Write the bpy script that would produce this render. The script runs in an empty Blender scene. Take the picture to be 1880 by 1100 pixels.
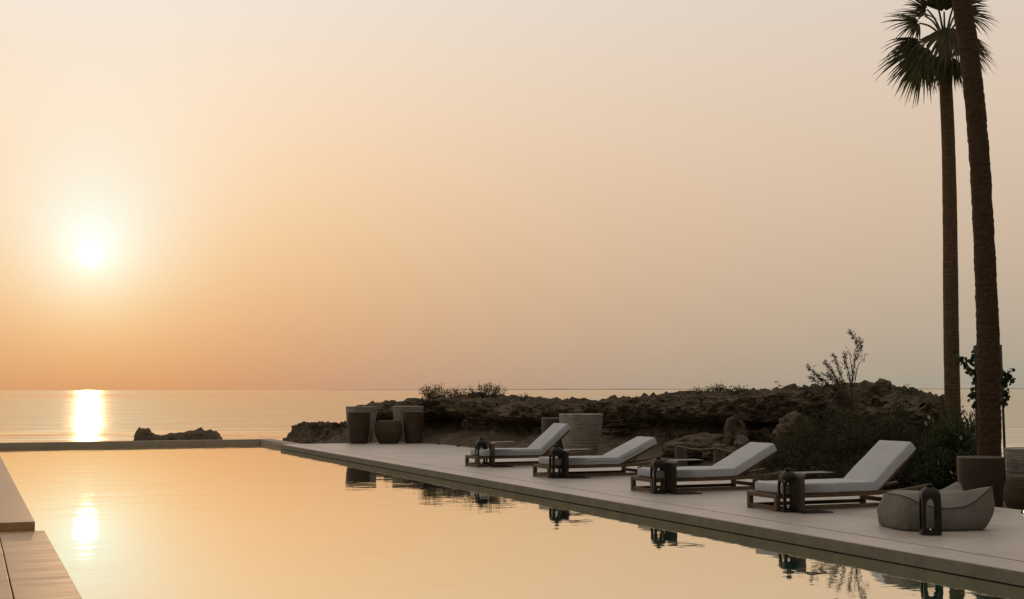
import bpy, bmesh, math, random
import numpy as np
from mathutils import Vector, Matrix, noise
R = math.radians
rng = np.random.default_rng(7)
random.seed(7)
SC = bpy.context.scene
COL = SC.collection

# ------------------------------------------------------------------ camera
YAW = math.atan2(1000, 2520)
cam = bpy.data.cameras.new('camera'); camo = bpy.data.objects.new('camera', cam); COL.objects.link(camo)
cam.sensor_width = 36; cam.lens = 2520 / 1880 * 36; cam.clip_end = 60000; cam.clip_start = .1
camo.location = (0, 0, 1.42)
camo.matrix_world = (Matrix.Translation((0, 0, 1.42)) @ Matrix.Rotation(-YAW, 4, 'Z') @ Matrix.Rotation(R(90 + 3.75), 4, 'X')
                     @ Matrix.Rotation(R(-.09), 4, 'Z'))
SC.camera = camo
SC.view_settings.view_transform = 'Standard'; SC.view_settings.look = 'None'
SC.view_settings.exposure = 0; SC.view_settings.gamma = 1; SC.view_settings.use_curve_mapping = False

# ------------------------------------------------------------------ sky and sun
SUN_EL, SUN_AZ = R(5.41), R(4.52)
SUN = Vector((math.sin(SUN_AZ) * math.cos(SUN_EL), math.cos(SUN_AZ) * math.cos(SUN_EL), math.sin(SUN_EL)))

class NT:
    """small helper to wire shader nodes"""
    def __init__(s, tree): s.t = tree; tree.nodes.clear()
    def n(s, kind, **kw):
        nd = s.t.nodes.new(kind)
        for k, v in kw.items(): setattr(nd, k, v)
        return nd
    def put(s, sock, v):
        if v is None: return
        if hasattr(v, 'links'): s.t.links.new(v, sock)
        else: sock.default_value = v
    def m(s, op, a, b=None, c=None, clamp=False):
        nd = s.n('ShaderNodeMath', operation=op, use_clamp=clamp)
        for i, v in enumerate((a, b, c)): s.put(nd.inputs[i], v)
        return nd.outputs[0]
    def vm(s, op, a, b=None, scale=None):
        nd = s.n('ShaderNodeVectorMath', operation=op)
        s.put(nd.inputs[0], a); s.put(nd.inputs[1], b)
        if scale is not None: s.put(nd.inputs['Scale'], scale)
        return nd.outputs['Value'] if op in ('DOT_PRODUCT', 'LENGTH') else nd.outputs[0]
    def mix(s, fac, a, b, mode='MIX'):
        nd = s.n('ShaderNodeMix', data_type='RGBA', blend_type=mode)
        s.put(nd.inputs[0], fac); s.put(nd.inputs[6], a); s.put(nd.inputs[7], b)
        return nd.outputs[2]
    def rng(s, v, a, b, c=0., d=1., smooth=True):
        nd = s.n('ShaderNodeMapRange', interpolation_type='SMOOTHSTEP' if smooth else 'LINEAR')
        for i, x in enumerate((v, a, b, c, d)): s.put(nd.inputs[i], x)
        return nd.outputs[0]
    def noise(s, vec, scale, detail=3., rough=.55, out=0):
        nd = s.n('ShaderNodeTexNoise'); s.put(nd.inputs['Vector'], vec)
        nd.inputs['Scale'].default_value = scale; nd.inputs['Detail'].default_value = detail
        nd.inputs['Roughness'].default_value = rough
        return nd.outputs[out]
    def ramp(s, v, stops):
        nd = s.n('ShaderNodeValToRGB'); s.put(nd.inputs[0], v)
        e = nd.color_ramp.elements
        while len(e) < len(stops): e.new(.5)
        for el, (p, c) in zip(e, stops):
            el.position = p; el.color = (*c, 1) if len(c) == 3 else c
        return nd.outputs[0]
    def mapping(s, vec, scale=(1, 1, 1), rot=(0, 0, 0)):
        nd = s.n('ShaderNodeMapping'); s.put(nd.inputs[0], vec)
        nd.inputs['Scale'].default_value = scale; nd.inputs['Rotation'].default_value = rot
        return nd.outputs[0]
    def bump(s, h, dist=1., strength=1., normal=None):
        nd = s.n('ShaderNodeBump'); s.put(nd.inputs['Height'], h)
        nd.inputs['Distance'].default_value = dist; nd.inputs['Strength'].default_value = strength
        s.put(nd.inputs['Normal'], normal)
        return nd.outputs[0]

world = bpy.data.worlds.new('World'); SC.world = world; world.use_nodes = True
w = NT(world.node_tree)
tc = w.n('ShaderNodeTexCoord').outputs['Generated']
d = w.vm('NORMALIZE', tc)
sep = w.n('ShaderNodeSeparateXYZ'); w.put(sep.inputs[0], d)
elev = w.m('MULTIPLY', w.m('ARCSINE', sep.outputs[2]), 180 / math.pi)
gam = w.m('MULTIPLY', w.m('ARCCOSINE', w.m('MINIMUM', w.vm('DOT_PRODUCT', d, tuple(SUN)), .9999999)), 180 / math.pi)
x = w.m('MINIMUM', w.m('MAXIMUM', w.m('DIVIDE', elev, 16.), 0.), 1.06)
x2 = w.m('MULTIPLY', x, x)
g1 = w.m('EXPONENT', w.m('DIVIDE', gam, -16.))
g2 = w.m('EXPONENT', w.m('DIVIDE', gam, -2.5))
def vsum(terms):
    acc = None
    for col, f in terms:
        v = w.vm('SCALE', col, scale=f) if f is not None else col
        acc = v if acc is None else w.vm('ADD', acc, v)
    return acc
g3 = w.m('EXPONENT', w.m('DIVIDE', gam, -1.3))
haze_col = vsum([((.327, .350, .277), 1.), ((.756, .329, .179), x), ((-.406, -.085, .023), x2),
                 ((.516, -.043, -.189), g1), ((.253, .719, .154), w.m('MULTIPLY', g1, x)),
                 ((-.304, -.273, .361), w.m('MULTIPLY', g1, x2)), ((.300, .417, .043), g2), ((-1.255, .310, 1.80), w.m('MULTIPLY', g2, x)),
                 ((.07, .09, .15), g3)])
haze_col = w.vm('MAXIMUM', w.vm('MULTIPLY', haze_col, (1.0, .985, 1.035)), (.02, .02, .02))
disc = w.rng(gam, .54, .40)                                    # the sun's own disc, veiled by haze
haze_col = w.vm('ADD', haze_col, w.vm('SCALE', (2.6, 2.3, 1.9), scale=disc))
sky = w.n('ShaderNodeTexSky', sky_type='NISHITA', sun_disc=False, sun_elevation=SUN_EL, sun_rotation=SUN_AZ,
          altitude=0, air_density=1.3, dust_density=3.0, ozone_density=1.0)
away = w.m('MULTIPLY', w.rng(gam, 41., 98.), w.m('SUBTRACT', 1., w.m('MULTIPLY', w.rng(elev, 8., 62.), .9)))
bg1 = w.n('ShaderNodeBackground'); w.put(bg1.inputs[0], haze_col); bg1.inputs[1].default_value = 1.0
bg2 = w.n('ShaderNodeBackground'); w.put(bg2.inputs[0], sky.outputs[0]); bg2.inputs[1].default_value = .05
ms = w.n('ShaderNodeMixShader'); w.put(ms.inputs[0], away); w.put(ms.inputs[1], bg1.outputs[0]); w.put(ms.inputs[2], bg2.outputs[0])
wo = w.n('ShaderNodeOutputWorld'); w.put(wo.inputs[0], ms.outputs[0])

sl = bpy.data.lights.new('sun', 'SUN'); sl.energy = .11; sl.angle = R(.53); sl.color = (1, .60, .30)
so = bpy.data.objects.new('sun', sl); COL.objects.link(so)
so.rotation_euler = (-SUN).to_track_quat('-Z', 'Y').to_euler()

# ------------------------------------------------------------------ materials
def mat(name, build):
    m_ = bpy.data.materials.new(name); m_.use_nodes = True
    t = NT(m_.node_tree); out = t.n('ShaderNodeOutputMaterial')
    sh = build(t); t.put(out.inputs[0], sh)
    return m_
def pbr(t, col, rough=.6, normal=None, metal=0., spec=.5, **kw):
    b = t.n('ShaderNodeBsdfPrincipled')
    t.put(b.inputs['Base Color'], (*col, 1) if isinstance(col, tuple) and len(col) == 3 else col)
    t.put(b.inputs['Roughness'], rough); t.put(b.inputs['Metallic'], metal)
    t.put(b.inputs['Specular IOR Level'], spec); t.put(b.inputs['Normal'], normal)
    for k, v in kw.items(): t.put(b.inputs[k], v)
    return b.outputs[0]
def obj_c(t): return t.n('ShaderNodeTexCoord').outputs['Object']
def geo_p(t): return t.n('ShaderNodeNewGeometry').outputs['Position']

def mottled(c1, c2, scale, rough, bump_scale=40, bump=.002, detail=5, stretch=(1, 1, 1), spec=.5, world_co=False):
    def f(t):
        p = t.mapping(geo_p(t) if world_co else obj_c(t), stretch)
        n1 = t.noise(p, scale, detail); n2 = t.noise(p, scale * 7, 4)
        k = t.m('ADD', t.m('MULTIPLY', n1, .7), t.m('MULTIPLY', n2, .3))
        col = t.ramp(k, [(.32, c1), (.68, c2)])
        h = t.noise(p, bump_scale, 4)
        return pbr(t, col, t.rng(n2, .3, .7, rough - .06, rough + .06, False), t.bump(h, bump), spec=spec)
    return f
M = {}
def stone(t):
    p = geo_p(t)
    n1 = t.noise(p, .55, 4); n2 = t.noise(p, 9, 5, .65); n3 = t.noise(t.mapping(p, (.6, 2.6, 1)), 2.2, 4)
    k = t.m('ADD', t.m('ADD', t.m('MULTIPLY', n1, .4), t.m('MULTIPLY', n2, .35)), t.m('MULTIPLY', n3, .25))
    col = t.ramp(k, [(.36, (.34, .297, .268)), (.5, (.455, .402, .37)), (.64, (.52, .463, .43))])
    stain = t.rng(t.noise(t.mapping(p, (1, .45, 1)), 1.1, 5, .7), .56, .72, 0., .35)
    col = t.mix(stain, col, (.25, .205, .17, 1))
    h = t.m('ADD', t.m('MULTIPLY', t.noise(p, 60, 3), .0006), t.m('MULTIPLY', n3, .0018))
    return pbr(t, col, t.rng(n3, .3, .7, .37, .50, False), t.bump(h), spec=.6)
M['stone'] = mat('pale_stone', stone)
def glow_tinted_stone(t):
    p = geo_p(t)
    n1 = t.noise(p, .55, 4); n2 = t.noise(p, 9, 5, .65); n3 = t.noise(t.mapping(p, (.6, 2.6, 1)), 2.2, 4)
    k = t.m('ADD', t.m('ADD', t.m('MULTIPLY', n1, .4), t.m('MULTIPLY', n2, .35)), t.m('MULTIPLY', n3, .25))
    col = t.ramp(k, [(.36, (.36, .205, .098)), (.5, (.47, .285, .145)), (.64, (.54, .34, .185))])  # orange glow of the low sun mixed into the stone colour
    stain = t.rng(t.noise(t.mapping(p, (1, .45, 1)), 1.1, 5, .7), .56, .72, 0., .35)
    col = t.mix(stain, col, (.22, .15, .09, 1))
    h = t.m('ADD', t.m('MULTIPLY', t.noise(p, 60, 3), .0006), t.m('MULTIPLY', n3, .0018))
    return pbr(t, col, t.rng(n3, .3, .7, .40, .52, False), t.bump(h), spec=.5)
M['glow_tinted_stone'] = mat('glow_tinted_stone', glow_tinted_stone)
M['face'] = mat('shaded_coping_face', mottled((.125, .112, .082), (.19, .17, .13), 5, .75, world_co=True))  # shade of the upright coping side put into a darker stone colour
M['render'] = mat('pool_render', mottled((.30, .24, .185), (.40, .325, .255), 3, .8, world_co=True))
M['basin'] = mat('pool_basin', mottled((.16, .24, .22), (.2, .3, .27), 2, .8, world_co=True))

def pool_water(t):
    p = geo_p(t)
    big = t.noise(p, .9, 2); mid = t.noise(t.mapping(p, (1, 1.3, 1)), 3.2, 2); fine = t.noise(p, 13, 2)
    h = t.m('ADD', t.m('ADD', t.m('MULTIPLY', big, .0035), t.m('MULTIPLY', mid, .0011)), t.m('MULTIPLY', fine, .00018))
    nr = t.bump(h)
    fr = t.n('ShaderNodeFresnel'); fr.inputs[0].default_value = 1.333; t.put(fr.inputs[1], nr)
    fac = t.m('MINIMUM', t.m('MULTIPLY_ADD', fr.outputs[0], .36, .76), .97)
    g = t.n('ShaderNodeBsdfGlossy'); g.inputs[0].default_value = (1., .925, .785, 1); g.inputs['Roughness'].default_value = .014
    t.put(g.inputs['Normal'], nr)
    dfs = t.n('ShaderNodeBsdfDiffuse'); dfs.inputs[0].default_value = (.02, .20, .165, 1)
    mx = t.n('ShaderNodeMixShader'); t.put(mx.inputs[0], fac); t.put(mx.inputs[1], dfs.outputs[0]); t.put(mx.inputs[2], g.outputs[0])
    return mx.outputs[0]
M['pool'] = mat('pool_water', pool_water)
def sea_water(t):
    p = t.mapping(geo_p(t), (1, 1, 1), (0, 0, YAW))             # x across the view, y away from the shore
    c1 = t.noise(t.mapping(p, (.00022, .0022, 1)), 1., 8, .72); c2 = t.noise(t.mapping(p, (.003, .034, 1)), 1., 3, .6)
    calm = t.m('ADD', t.m('MULTIPLY', c1, .55), t.m('MULTIPLY', c2, .45))
    rough = t.rng(calm, .43, .57, .07, .12)
    amp = t.rng(calm, .43, .57, .9, 2.4)
    refl = t.rng(calm, .44, .57, 1., .80)
    h = t.m('ADD', t.m('MULTIPLY', t.noise(t.mapping(p, (.5, 1, 1)), 1.6, 3), .012), t.m('MULTIPLY', t.noise(t.mapping(p, (.45, 1, 1)), .22, 3), .11))
    nr = t.bump(t.m('MULTIPLY', h, amp))
    fr = t.n('ShaderNodeFresnel'); fr.inputs[0].default_value = 1.333
    g = t.n('ShaderNodeBsdfGlossy'); g.inputs[0].default_value = (1, .96, .88, 1); t.put(g.inputs['Roughness'], rough); t.put(g.inputs['Normal'], nr)
    dfs = t.n('ShaderNodeBsdfDiffuse'); dfs.inputs[0].default_value = (.06, .09, .09, 1)
    mx = t.n('ShaderNodeMixShader'); t.put(mx.inputs[0], refl); t.put(mx.inputs[1], dfs.outputs[0]); t.put(mx.inputs[2], g.outputs[0])
    return mx.outputs[0]
M['sea'] = mat('sea_water', sea_water)
def rock(c1, c2, c3):
    def f(t):
        p = geo_p(t)
        n1 = t.noise(p, 1.3, 5, .6); n2 = t.noise(p, 9, 6, .7)
        v = t.n('ShaderNodeTexVoronoi'); t.put(v.inputs['Vector'], p); v.inputs['Scale'].default_value = 5.5
        k = t.m('ADD', t.m('MULTIPLY', n1, .55), t.m('MULTIPLY', n2, .45))
        col = t.ramp(k, [(.3, c1), (.5, c2), (.72, c3)])
        pit = t.rng(v.outputs['Distance'], .0, .35, 0., 1.)
        h = t.m('ADD', t.m('MULTIPLY', n2, .05), t.m('MULTIPLY', pit, .03))
        return pbr(t, col, .92, t.bump(h, 1., .9), spec=.2)
    return f
M['rock'] = mat('weathered_rock', rock((.040, .029, .018), (.11, .082, .053), (.215, .167, .118)))
M['pale_rock'] = mat('pale_rock', rock((.10, .083, .062), (.19, .16, .125), (.3, .26, .21)))
M['earth'] = mat('sandy_earth', rock((.06, .045, .03), (.12, .092, .06), (.2, .155, .108)))
M['coast'] = mat('coast', lambda t: pbr(t, (.42, .36, .3), 1., spec=0))
def wood(t):
    p = obj_c(t)
    g = t.noise(t.mapping(p, (2.2, 30, 30)), 2.4, 5, .6)
    col = t.ramp(g, [(.3, (.062, .034, .015)), (.7, (.17, .10, .047))])
    return pbr(t, col, .62, t.bump(g, .0015))
M['wood'] = mat('teak', wood)
def fabric(c1, c2, scale=260, soft=.004):
    def f(t):
        p = obj_c(t)
        wv = t.noise(p, scale, 2, .6); big = t.noise(p, 5, 3)
        col = t.ramp(t.m('ADD', t.m('MULTIPLY', wv, .6), t.m('MULTIPLY', big, .4)), [(.3, c1), (.7, c2)])
        h = t.m('ADD', t.m('MULTIPLY', wv, .0007), t.m('MULTIPLY', big, soft * 2))
        return pbr(t, col, .95, t.bump(h), spec=.15, **{'Sheen Weight': .15})
    return f
M['cushion'] = mat('grey_cushion_fabric', fabric((.42, .43, .465), (.55, .555, .59)))
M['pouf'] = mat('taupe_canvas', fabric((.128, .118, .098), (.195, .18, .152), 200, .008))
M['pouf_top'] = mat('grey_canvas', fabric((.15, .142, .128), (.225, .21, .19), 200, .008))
M['seam'] = mat('seam_cord', lambda t: pbr(t, (.06, .052, .045), .9))
M['zip'] = mat('zip', lambda t: pbr(t, (.05, .05, .052), .7))
M['metal'] = mat('dark_bronze', lambda t: pbr(t, t.ramp(t.noise(obj_c(t), 14, 4), [(.3, (.007, .0055, .0042)), (.7, (.016, .0125, .009))]), .6, metal=.2))
M['table'] = mat('bronzed_plate', lambda t: pbr(t, t.ramp(t.noise(obj_c(t), 9, 4), [(.3, (.03, .023, .016)), (.7, (.055, .042, .03))]), .42, metal=.45))
def glass(t):
    fr = t.n('ShaderNodeFresnel'); fr.inputs[0].default_value = 1.45
    a = t.n('ShaderNodeBsdfTransparent'); a.inputs[0].default_value = (.93, .9, .87, 1)
    b = t.n('ShaderNodeBsdfGlossy'); b.inputs['Roughness'].default_value = .05
    mx = t.n('ShaderNodeMixShader'); t.put(mx.inputs[0], fr.outputs[0]); t.put(mx.inputs[1], a.outputs[0]); t.put(mx.inputs[2], b.outputs[0])
    return mx.outputs[0]
M['glass'] = mat('lantern_glass', glass)
def emit(c, s):
    def f(t):
        e = t.n('ShaderNodeEmission'); e.inputs[0].default_value = (*c, 1); e.inputs[1].default_value = s
        return e.outputs[0]
    return f
M['flame'] = mat('small_flame', emit((1, .74, .45), 2.))
M['lens'] = mat('lit_lens', emit((1, .66, .28), 9.))
M['rust'] = mat('rusty_brown_clay', mottled((.034, .019, .009), (.068, .038, .018), 4, .6, 60, .003))
def ribbed(c1, c2):
    def f(t):
        p = obj_c(t)
        n = t.noise(t.mapping(p, (2, 2, 26)), 2.3, 5, .65); n2 = t.noise(p, 4, 4)
        col = t.ramp(t.m('ADD', t.m('MULTIPLY', n, .7), t.m('MULTIPLY', n2, .3)), [(.3, c1), (.7, c2)])
        return pbr(t, col, .85, t.bump(n, .012), spec=.25)
    return f
M['ribbed'] = mat('whitewashed_rattan', ribbed((.13, .112, .092), (.47, .425, .365)))
M['straw'] = mat('brown_straw', ribbed((.05, .036, .021), (.11, .083, .05)))
M['post'] = mat('grey_timber', lambda t: pbr(t, t.ramp(t.noise(t.mapping(obj_c(t), (9, 9, 1)), 3, 5, .65), [(.3, (.08, .065, .048)), (.7, (.2, .165, .125))]), .9,
                                              t.bump(t.noise(t.mapping(obj_c(t), (12, 12, 1)), 3, 4), .01)))
M['rope'] = mat('hemp_rope', mottled((.14, .11, .075), (.24, .19, .13), 30, .9))
def trunk_m(c1, c2):
    def f(t):
        p = obj_c(t)
        n = t.noise(t.mapping(p, (4, 4, 22)), 1.6, 5, .65); n2 = t.noise(t.mapping(p, (22, 22, 5)), 1.5, 4, .6)
        col = t.ramp(t.m('ADD', t.m('MULTIPLY', n, .65), t.m('MULTIPLY', n2, .35)), [(.32, c1), (.68, c2)])
        return pbr(t, col, .92, t.bump(t.m('ADD', t.m('MULTIPLY', n, .03), t.m('MULTIPLY', n2, .012))), spec=.2)
    return f
M['trunk'] = mat('palm_bark', trunk_m((.07, .044, .023), (.19, .128, .07)))
M['trunk2'] = mat('rough_palm_bark', trunk_m((.04, .024, .013), (.11, .066, .036)))
def leaf(c1, c2, transl=.3):
    def f(t):
        r_ = t.n('ShaderNodeObjectInfo').outputs['Random']
        n = t.noise(geo_p(t), 6, 2)
        col = t.ramp(n, [(.3, c1), (.7, c2)])
        a = pbr(t, col, .55, spec=.3)
        b = t.n('ShaderNodeBsdfTranslucent'); t.put(b.inputs[0], t.mix(1., col, (1., 1., .55, 1), 'MULTIPLY'))
        mx = t.n('ShaderNodeMixShader'); mx.inputs[0].default_value = transl; t.put(mx.inputs[1], a); t.put(mx.inputs[2], b.outputs[0])
        return mx.outputs[0]
    return f
M['frond'] = mat('palm_leaf', leaf((.04, .041, .015), (.105, .10, .036)))
M['dead'] = mat('dry_palm_leaf', leaf((.08, .06, .03), (.13, .1, .05)))
M['feather'] = mat('feathery_leaf', leaf((.018, .021, .010), (.09, .086, .045)))
M['oleander'] = mat('oleander_leaf', leaf((.024, .034, .013), (.07, .085, .032)))
M['scrub'] = mat('dry_scrub_leaf', leaf((.05, .05, .025), (.12, .11, .06)))
M['roundleaf'] = mat('round_leaf', leaf((.028, .045, .017), (.06, .09, .03), .2))
M['twig'] = mat('twig', lambda t: pbr(t, (.06, .045, .03), .9))
M['flower'] = mat('white_petal', lambda t: pbr(t, (.75, .73, .7), .7))
M['stake'] = mat('green_stake', lambda t: pbr(t, t.ramp(t.noise(obj_c(t), 8, 3), [(.3, (.008, .02, .011)), (.7, (.016, .034, .019))]), .5))

# ------------------------------------------------------------------ object helpers
def tag(o, label=None, cat=None, group=None, kind=None):
    if label: o['label'] = label
    if cat: o['category'] = cat
    if group: o['group'] = group
    if kind: o['kind'] = kind
    return o
def link(name, me, m_, parent=None, smooth=False):
    o = bpy.data.objects.new(name, me); COL.objects.link(o)
    if m_ is not None: me.materials.append(M[m_])
    if smooth:
        me.polygons.foreach_set('use_smooth', [True] * len(me.polygons))
    if parent: o.parent = parent
    return o
def pyd(name, v, f, m_, parent=None, smooth=False):
    me = bpy.data.meshes.new(name); me.from_pydata([tuple(p) for p in v], [], [tuple(q) for q in f]); me.update()
    return link(name, me, m_, parent, smooth)
def from_bm(name, bm, m_, parent=None, smooth=False):
    me = bpy.data.meshes.new(name); bmesh.ops.recalc_face_normals(bm, faces=bm.faces); bm.to_mesh(me); bm.free()
    return link(name, me, m_, parent, smooth)
def empty(name, loc=(0, 0, 0), rz=0.):
    o = bpy.data.objects.new(name, None); COL.objects.link(o); o.location = loc; o.rotation_euler = (0, 0, rz)
    o.empty_display_size = .1
    return o
def box_bm(bm, x0, x1, y0, y1, z0, z1, bev=0.):
    vs = [bm.verts.new(p) for p in ((x0, y0, z0), (x1, y0, z0), (x1, y1, z0), (x0, y1, z0), (x0, y0, z1), (x1, y0, z1), (x1, y1, z1), (x0, y1, z1))]
    fs = [bm.faces.new([vs[i] for i in q]) for q in ((3, 2, 1, 0), (4, 5, 6, 7), (0, 1, 5, 4), (1, 2, 6, 5), (2, 3, 7, 6), (3, 0, 4, 7))]
    if bev:
        es = {e for f in fs for e in f.edges}
        bmesh.ops.bevel(bm, geom=list(es), offset=bev, segments=2, profile=.6, affect='EDGES')
def box(name, b, m_, parent=None, bev=.004):
    bm = bmesh.new(); box_bm(bm, *b, bev); return from_bm(name, bm, m_, parent)
def tube_geo(pts, rad, n=6, cap=True):
    pts = [Vector(p) for p in pts]; rad = rad if hasattr(rad, '__len__') else [rad] * len(pts)
    v, f = [], []; prev = None
    for i, p in enumerate(pts):
        tdir = (pts[min(i + 1, len(pts) - 1)] - pts[max(i - 1, 0)]).normalized()
        a = prev - tdir * prev.dot(tdir) if prev is not None else tdir.orthogonal()
        if a.length < 1e-5: a = tdir.orthogonal()
        a.normalize(); prev = a; b = tdir.cross(a)
        for k in range(n):
            th = 2 * math.pi * k / n; v.append(p + (a * math.cos(th) + b * math.sin(th)) * rad[i])
    for i in range(len(pts) - 1):
        for k in range(n):
            f.append((i * n + k, i * n + (k + 1) % n, (i + 1) * n + (k + 1) % n, (i + 1) * n + k))
    if cap:
        f.append(tuple(range(n - 1, -1, -1))); f.append(tuple(range((len(pts) - 1) * n, len(pts) * n)))
    return v, f
def merge(gs):
    V, F = [], []
    for v, f in gs:
        o = len(V); V += list(v); F += [tuple(i + o for i in q) for q in f]
    return V, F
def tube(name, pts, rad, m_, parent=None, n=8):
    v, f = tube_geo(pts, rad, n); return pyd(name, v, f, m_, parent, True)
def lathe(prof, n=48):
    v, f = [], []
    for r_, z in prof:
        for k in range(n):
            th = 2 * math.pi * k / n; v.append((r_ * math.cos(th), r_ * math.sin(th), z))
    for i in range(len(prof) - 1):
        for k in range(n):
            f.append((i * n + k, i * n + (k + 1) % n, (i + 1) * n + (k + 1) % n, (i + 1) * n + k))
    f.append(tuple(range(n - 1, -1, -1))); f.append(tuple(range((len(prof) - 1) * n, len(prof) * n)))
    return v, f
def smooth_path(pts, sub=6):
    P = [Vector(p) for p in pts]; out = []
    for i in range(len(P) - 1):
        p0, p1, p2, p3 = P[max(i - 1, 0)], P[i], P[i + 1], P[min(i + 2, len(P) - 1)]
        for k in range(sub):
            t = k / sub
            out.append(.5 * ((2 * p1) + (p2 - p0) * t + (2 * p0 - 5 * p1 + 4 * p2 - p3) * t * t + (3 * p1 - p0 - 3 * p2 + p3) * t ** 3))
    out.append(P[-1]); return out
VR = Vector((math.cos(YAW), -math.sin(YAW), 0)); VN = Vector((-math.sin(YAW), -math.cos(YAW), 0)); VZ = Vector((0, 0, 1))
def rzn(r_, z, n): return VR * r_ + VZ * z + VN * n        # along the shore, up, towards the pool terrace

# ------------------------------------------------------------------ sea, pool, decks
SEA = -1.25
def disc_sheet(name, rads, z, m_, n=96):
    v, f = [(0, 0, z)], []
    for r_ in rads:
        for k in range(n): v.append((r_ * math.cos(2 * math.pi * k / n), r_ * math.sin(2 * math.pi * k / n), z))
    for k in range(n): f.append((0, 1 + k, 1 + (k + 1) % n))
    for j in range(len(rads) - 1):
        a, b = 1 + j * n, 1 + (j + 1) * n
        for k in range(n): f.append((a + k, b + k, b + (k + 1) % n, a + (k + 1) % n))
    return pyd(name, v, f, m_)
tag(disc_sheet('sea', (60, 200, 800, 3000, 10000, 30000), SEA, 'sea'), kind='structure')
WL = -.12
tag(pyd('pool_water', [(.4, -8, WL), (7.9, -8, WL), (7.9, 39.65, WL), (.4, 39.65, WL)], [(0, 1, 2, 3)], 'pool'), kind='structure')
bs = tag(empty('pool_basin'), kind='structure')
box('basin_floor', (.4, 7.89, -8, 39.6, -1.5, -1.3), 'basin', bs, 0)
box('basin_wall', (7.885, 8.10, -8, 35.695, -1.5, -.118), 'basin', bs, 0)
pw = tag(empty('pool_wall'), kind='structure')
box('end_wall', (.3, 7.91, 39.6, 39.82, -1.6, 0), 'render', pw, .006)
box('return_wall', (7.913, 8.28, 35.705, 39.82, -1.6, 0), 'render', pw, .006)

dk = tag(empty('pool_deck'), kind='structure')
box('deck_slab', (8.150, 11.55, -8, 35.7, -.32, 0), 'stone', dk, .006)
box('deck_base', (8.105, 11.5, -7.9, 35.6, -2, -.325), 'render', dk, 0)
M['sealant'] = mat('dark_sealant', lambda t: pbr(t, (.025, .021, .018), .9, spec=.1))
box('joint_strip', (8.1222, 8.1498, -7.95, 35.69, -.05, -.0045), 'sealant', dk, 0)
y = -8.
while y < 35.6:
    y1 = min(y + 3.6, 35.7)
    cs = box('coping_slab', (7.68, 8.122, y + .0015, y1 - .0015, -.113, -random.uniform(0, .0015)), 'stone', dk, .007)
    box('coping_shade_strip', (7.668, 7.678, y + .0015, y1 - .0015, -.1135, -.009), 'face', cs, .002); y = y1  # thin strip added to darken the slab's pool side and its reflection
tr = tag(empty('pool_terrace'), kind='structure')
box('raised_slab', (-14, .725, 15.85, 39.8, -.4, 0), 'glow_tinted_stone', tr, .006)
box('lower_slab', (-14, .352, -8, 15.846, -.5, -.098), 'glow_tinted_stone', tr, .006)
y = -8.
while y < 15.8:
    y1 = min(y + 3.975, 15.846)
    box('edge_slab', (.362, .822, y + .0015, y1 - .0015, -.5, -.098), 'glow_tinted_stone', tr, .006); y = y1

# distant low coast far across the water
v, f = [], []
for i in range(161):
    a = R(14 + i * .25); rr = 9000; hgt = 3 + 7 * max(0, noise.noise((i * .09, 3, 0))) + 2.5 * noise.noise((i * .5, 8, 0))
    hgt *= min(1, i / 20)
    for dr, z in ((0, SEA), (250, hgt), (900, SEA)): v.append(((rr + dr) * math.sin(a), (rr + dr) * math.cos(a), z))
for i in range(160):
    for k in range(2): f.append((i * 3 + k, i * 3 + 3 + k, i * 3 + 4 + k, i * 3 + 1 + k))
tag(pyd('distant_coast', v, f, 'coast'), kind='structure')

# ------------------------------------------------------------------ shore ground and rock ridge
coast = [(9, 47.6), (11.0, 47.6), (14.3, 43.5), (16.7, 36), (18.3, 30), (19.2, 24), (20.5, 20.5), (27, 16.5), (40, 9)]
cx_, cy_ = [c[0] for c in coast], [c[1] for c in coast]
xs = np.linspace(10.35, 38, 92); ys = np.linspace(-12, 52, 200)
v, f = [], []
for i, X in enumerate(xs):
    yc = np.interp(X, cx_, cy_)
    for j, Y in enumerate(ys):
        n1 = noise.fractal((X * .5, Y * .5, 0), 1, 2, 4)
        z = -.27 + .07 * n1 + .05 * noise.noise((X * 2.1, Y * 2.1, 5))
        drop = Y - yc + .8 * noise.noise((X * .7, Y * .7, 2))
        if drop > 0: z -= min(.55 * drop, 1.9)
        if X < 11.6: z = min(z, -.2)
        v.append((X, Y, z))
ny = len(ys)
for i in range(len(xs) - 1):
    for j in range(ny - 1): f.append((i * ny + j, (i + 1) * ny + j, (i + 1) * ny + j + 1, i * ny + j + 1))
tag(pyd('shore_ground', v, f, 'earth', smooth=True), kind='structure')

crest = [(10.25, 46.9, -.5), (10.39, 46.44, -.1), (10.42, 46.0, .2), (10.54, 45.31, .3), (10.97, 44.06, .34), (11.32, 43.17, .34), (11.6, 42.3, .42), (11.67, 41.85, .97), (11.85, 41.35, .97),
         (11.87, 41.1, .88), (11.89, 40.9, .98), (12.17, 39.82, 1.03), (12.44, 38.53, 1.15), (12.82, 37.41, 1.21), (13.21, 36.18, 1.22), (13.38, 35.14, 1.24), (13.63, 33.97, 1.18),
         (13.79, 33.04, 1.10), (14.15, 31.93, 1.18), (14.37, 30.77, 1.17), (14.48, 30.29, 1.11), (14.58, 29.83, 1.23), (14.81, 28.98, 1.29), (15.16, 27.77, 1.36), (15.36, 26.4, 1.36),
         (15.71, 25.18, 1.37), (15.86, 24.37, 1.39), (15.98, 23.57, 1.44), (15.97, 22.71, 1.51), (15.99, 21.95, 1.5), (15.96, 21.74, 1.44), (15.97, 21.1, 1.37), (16.05, 20.42, 1.36),
         (16.15, 19.75, 1.32), (16.19, 19.6, 1.15), (16.23, 19.5, .6), (16.27, 19.42, -.1), (16.3, 19.36, -.6)]
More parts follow.
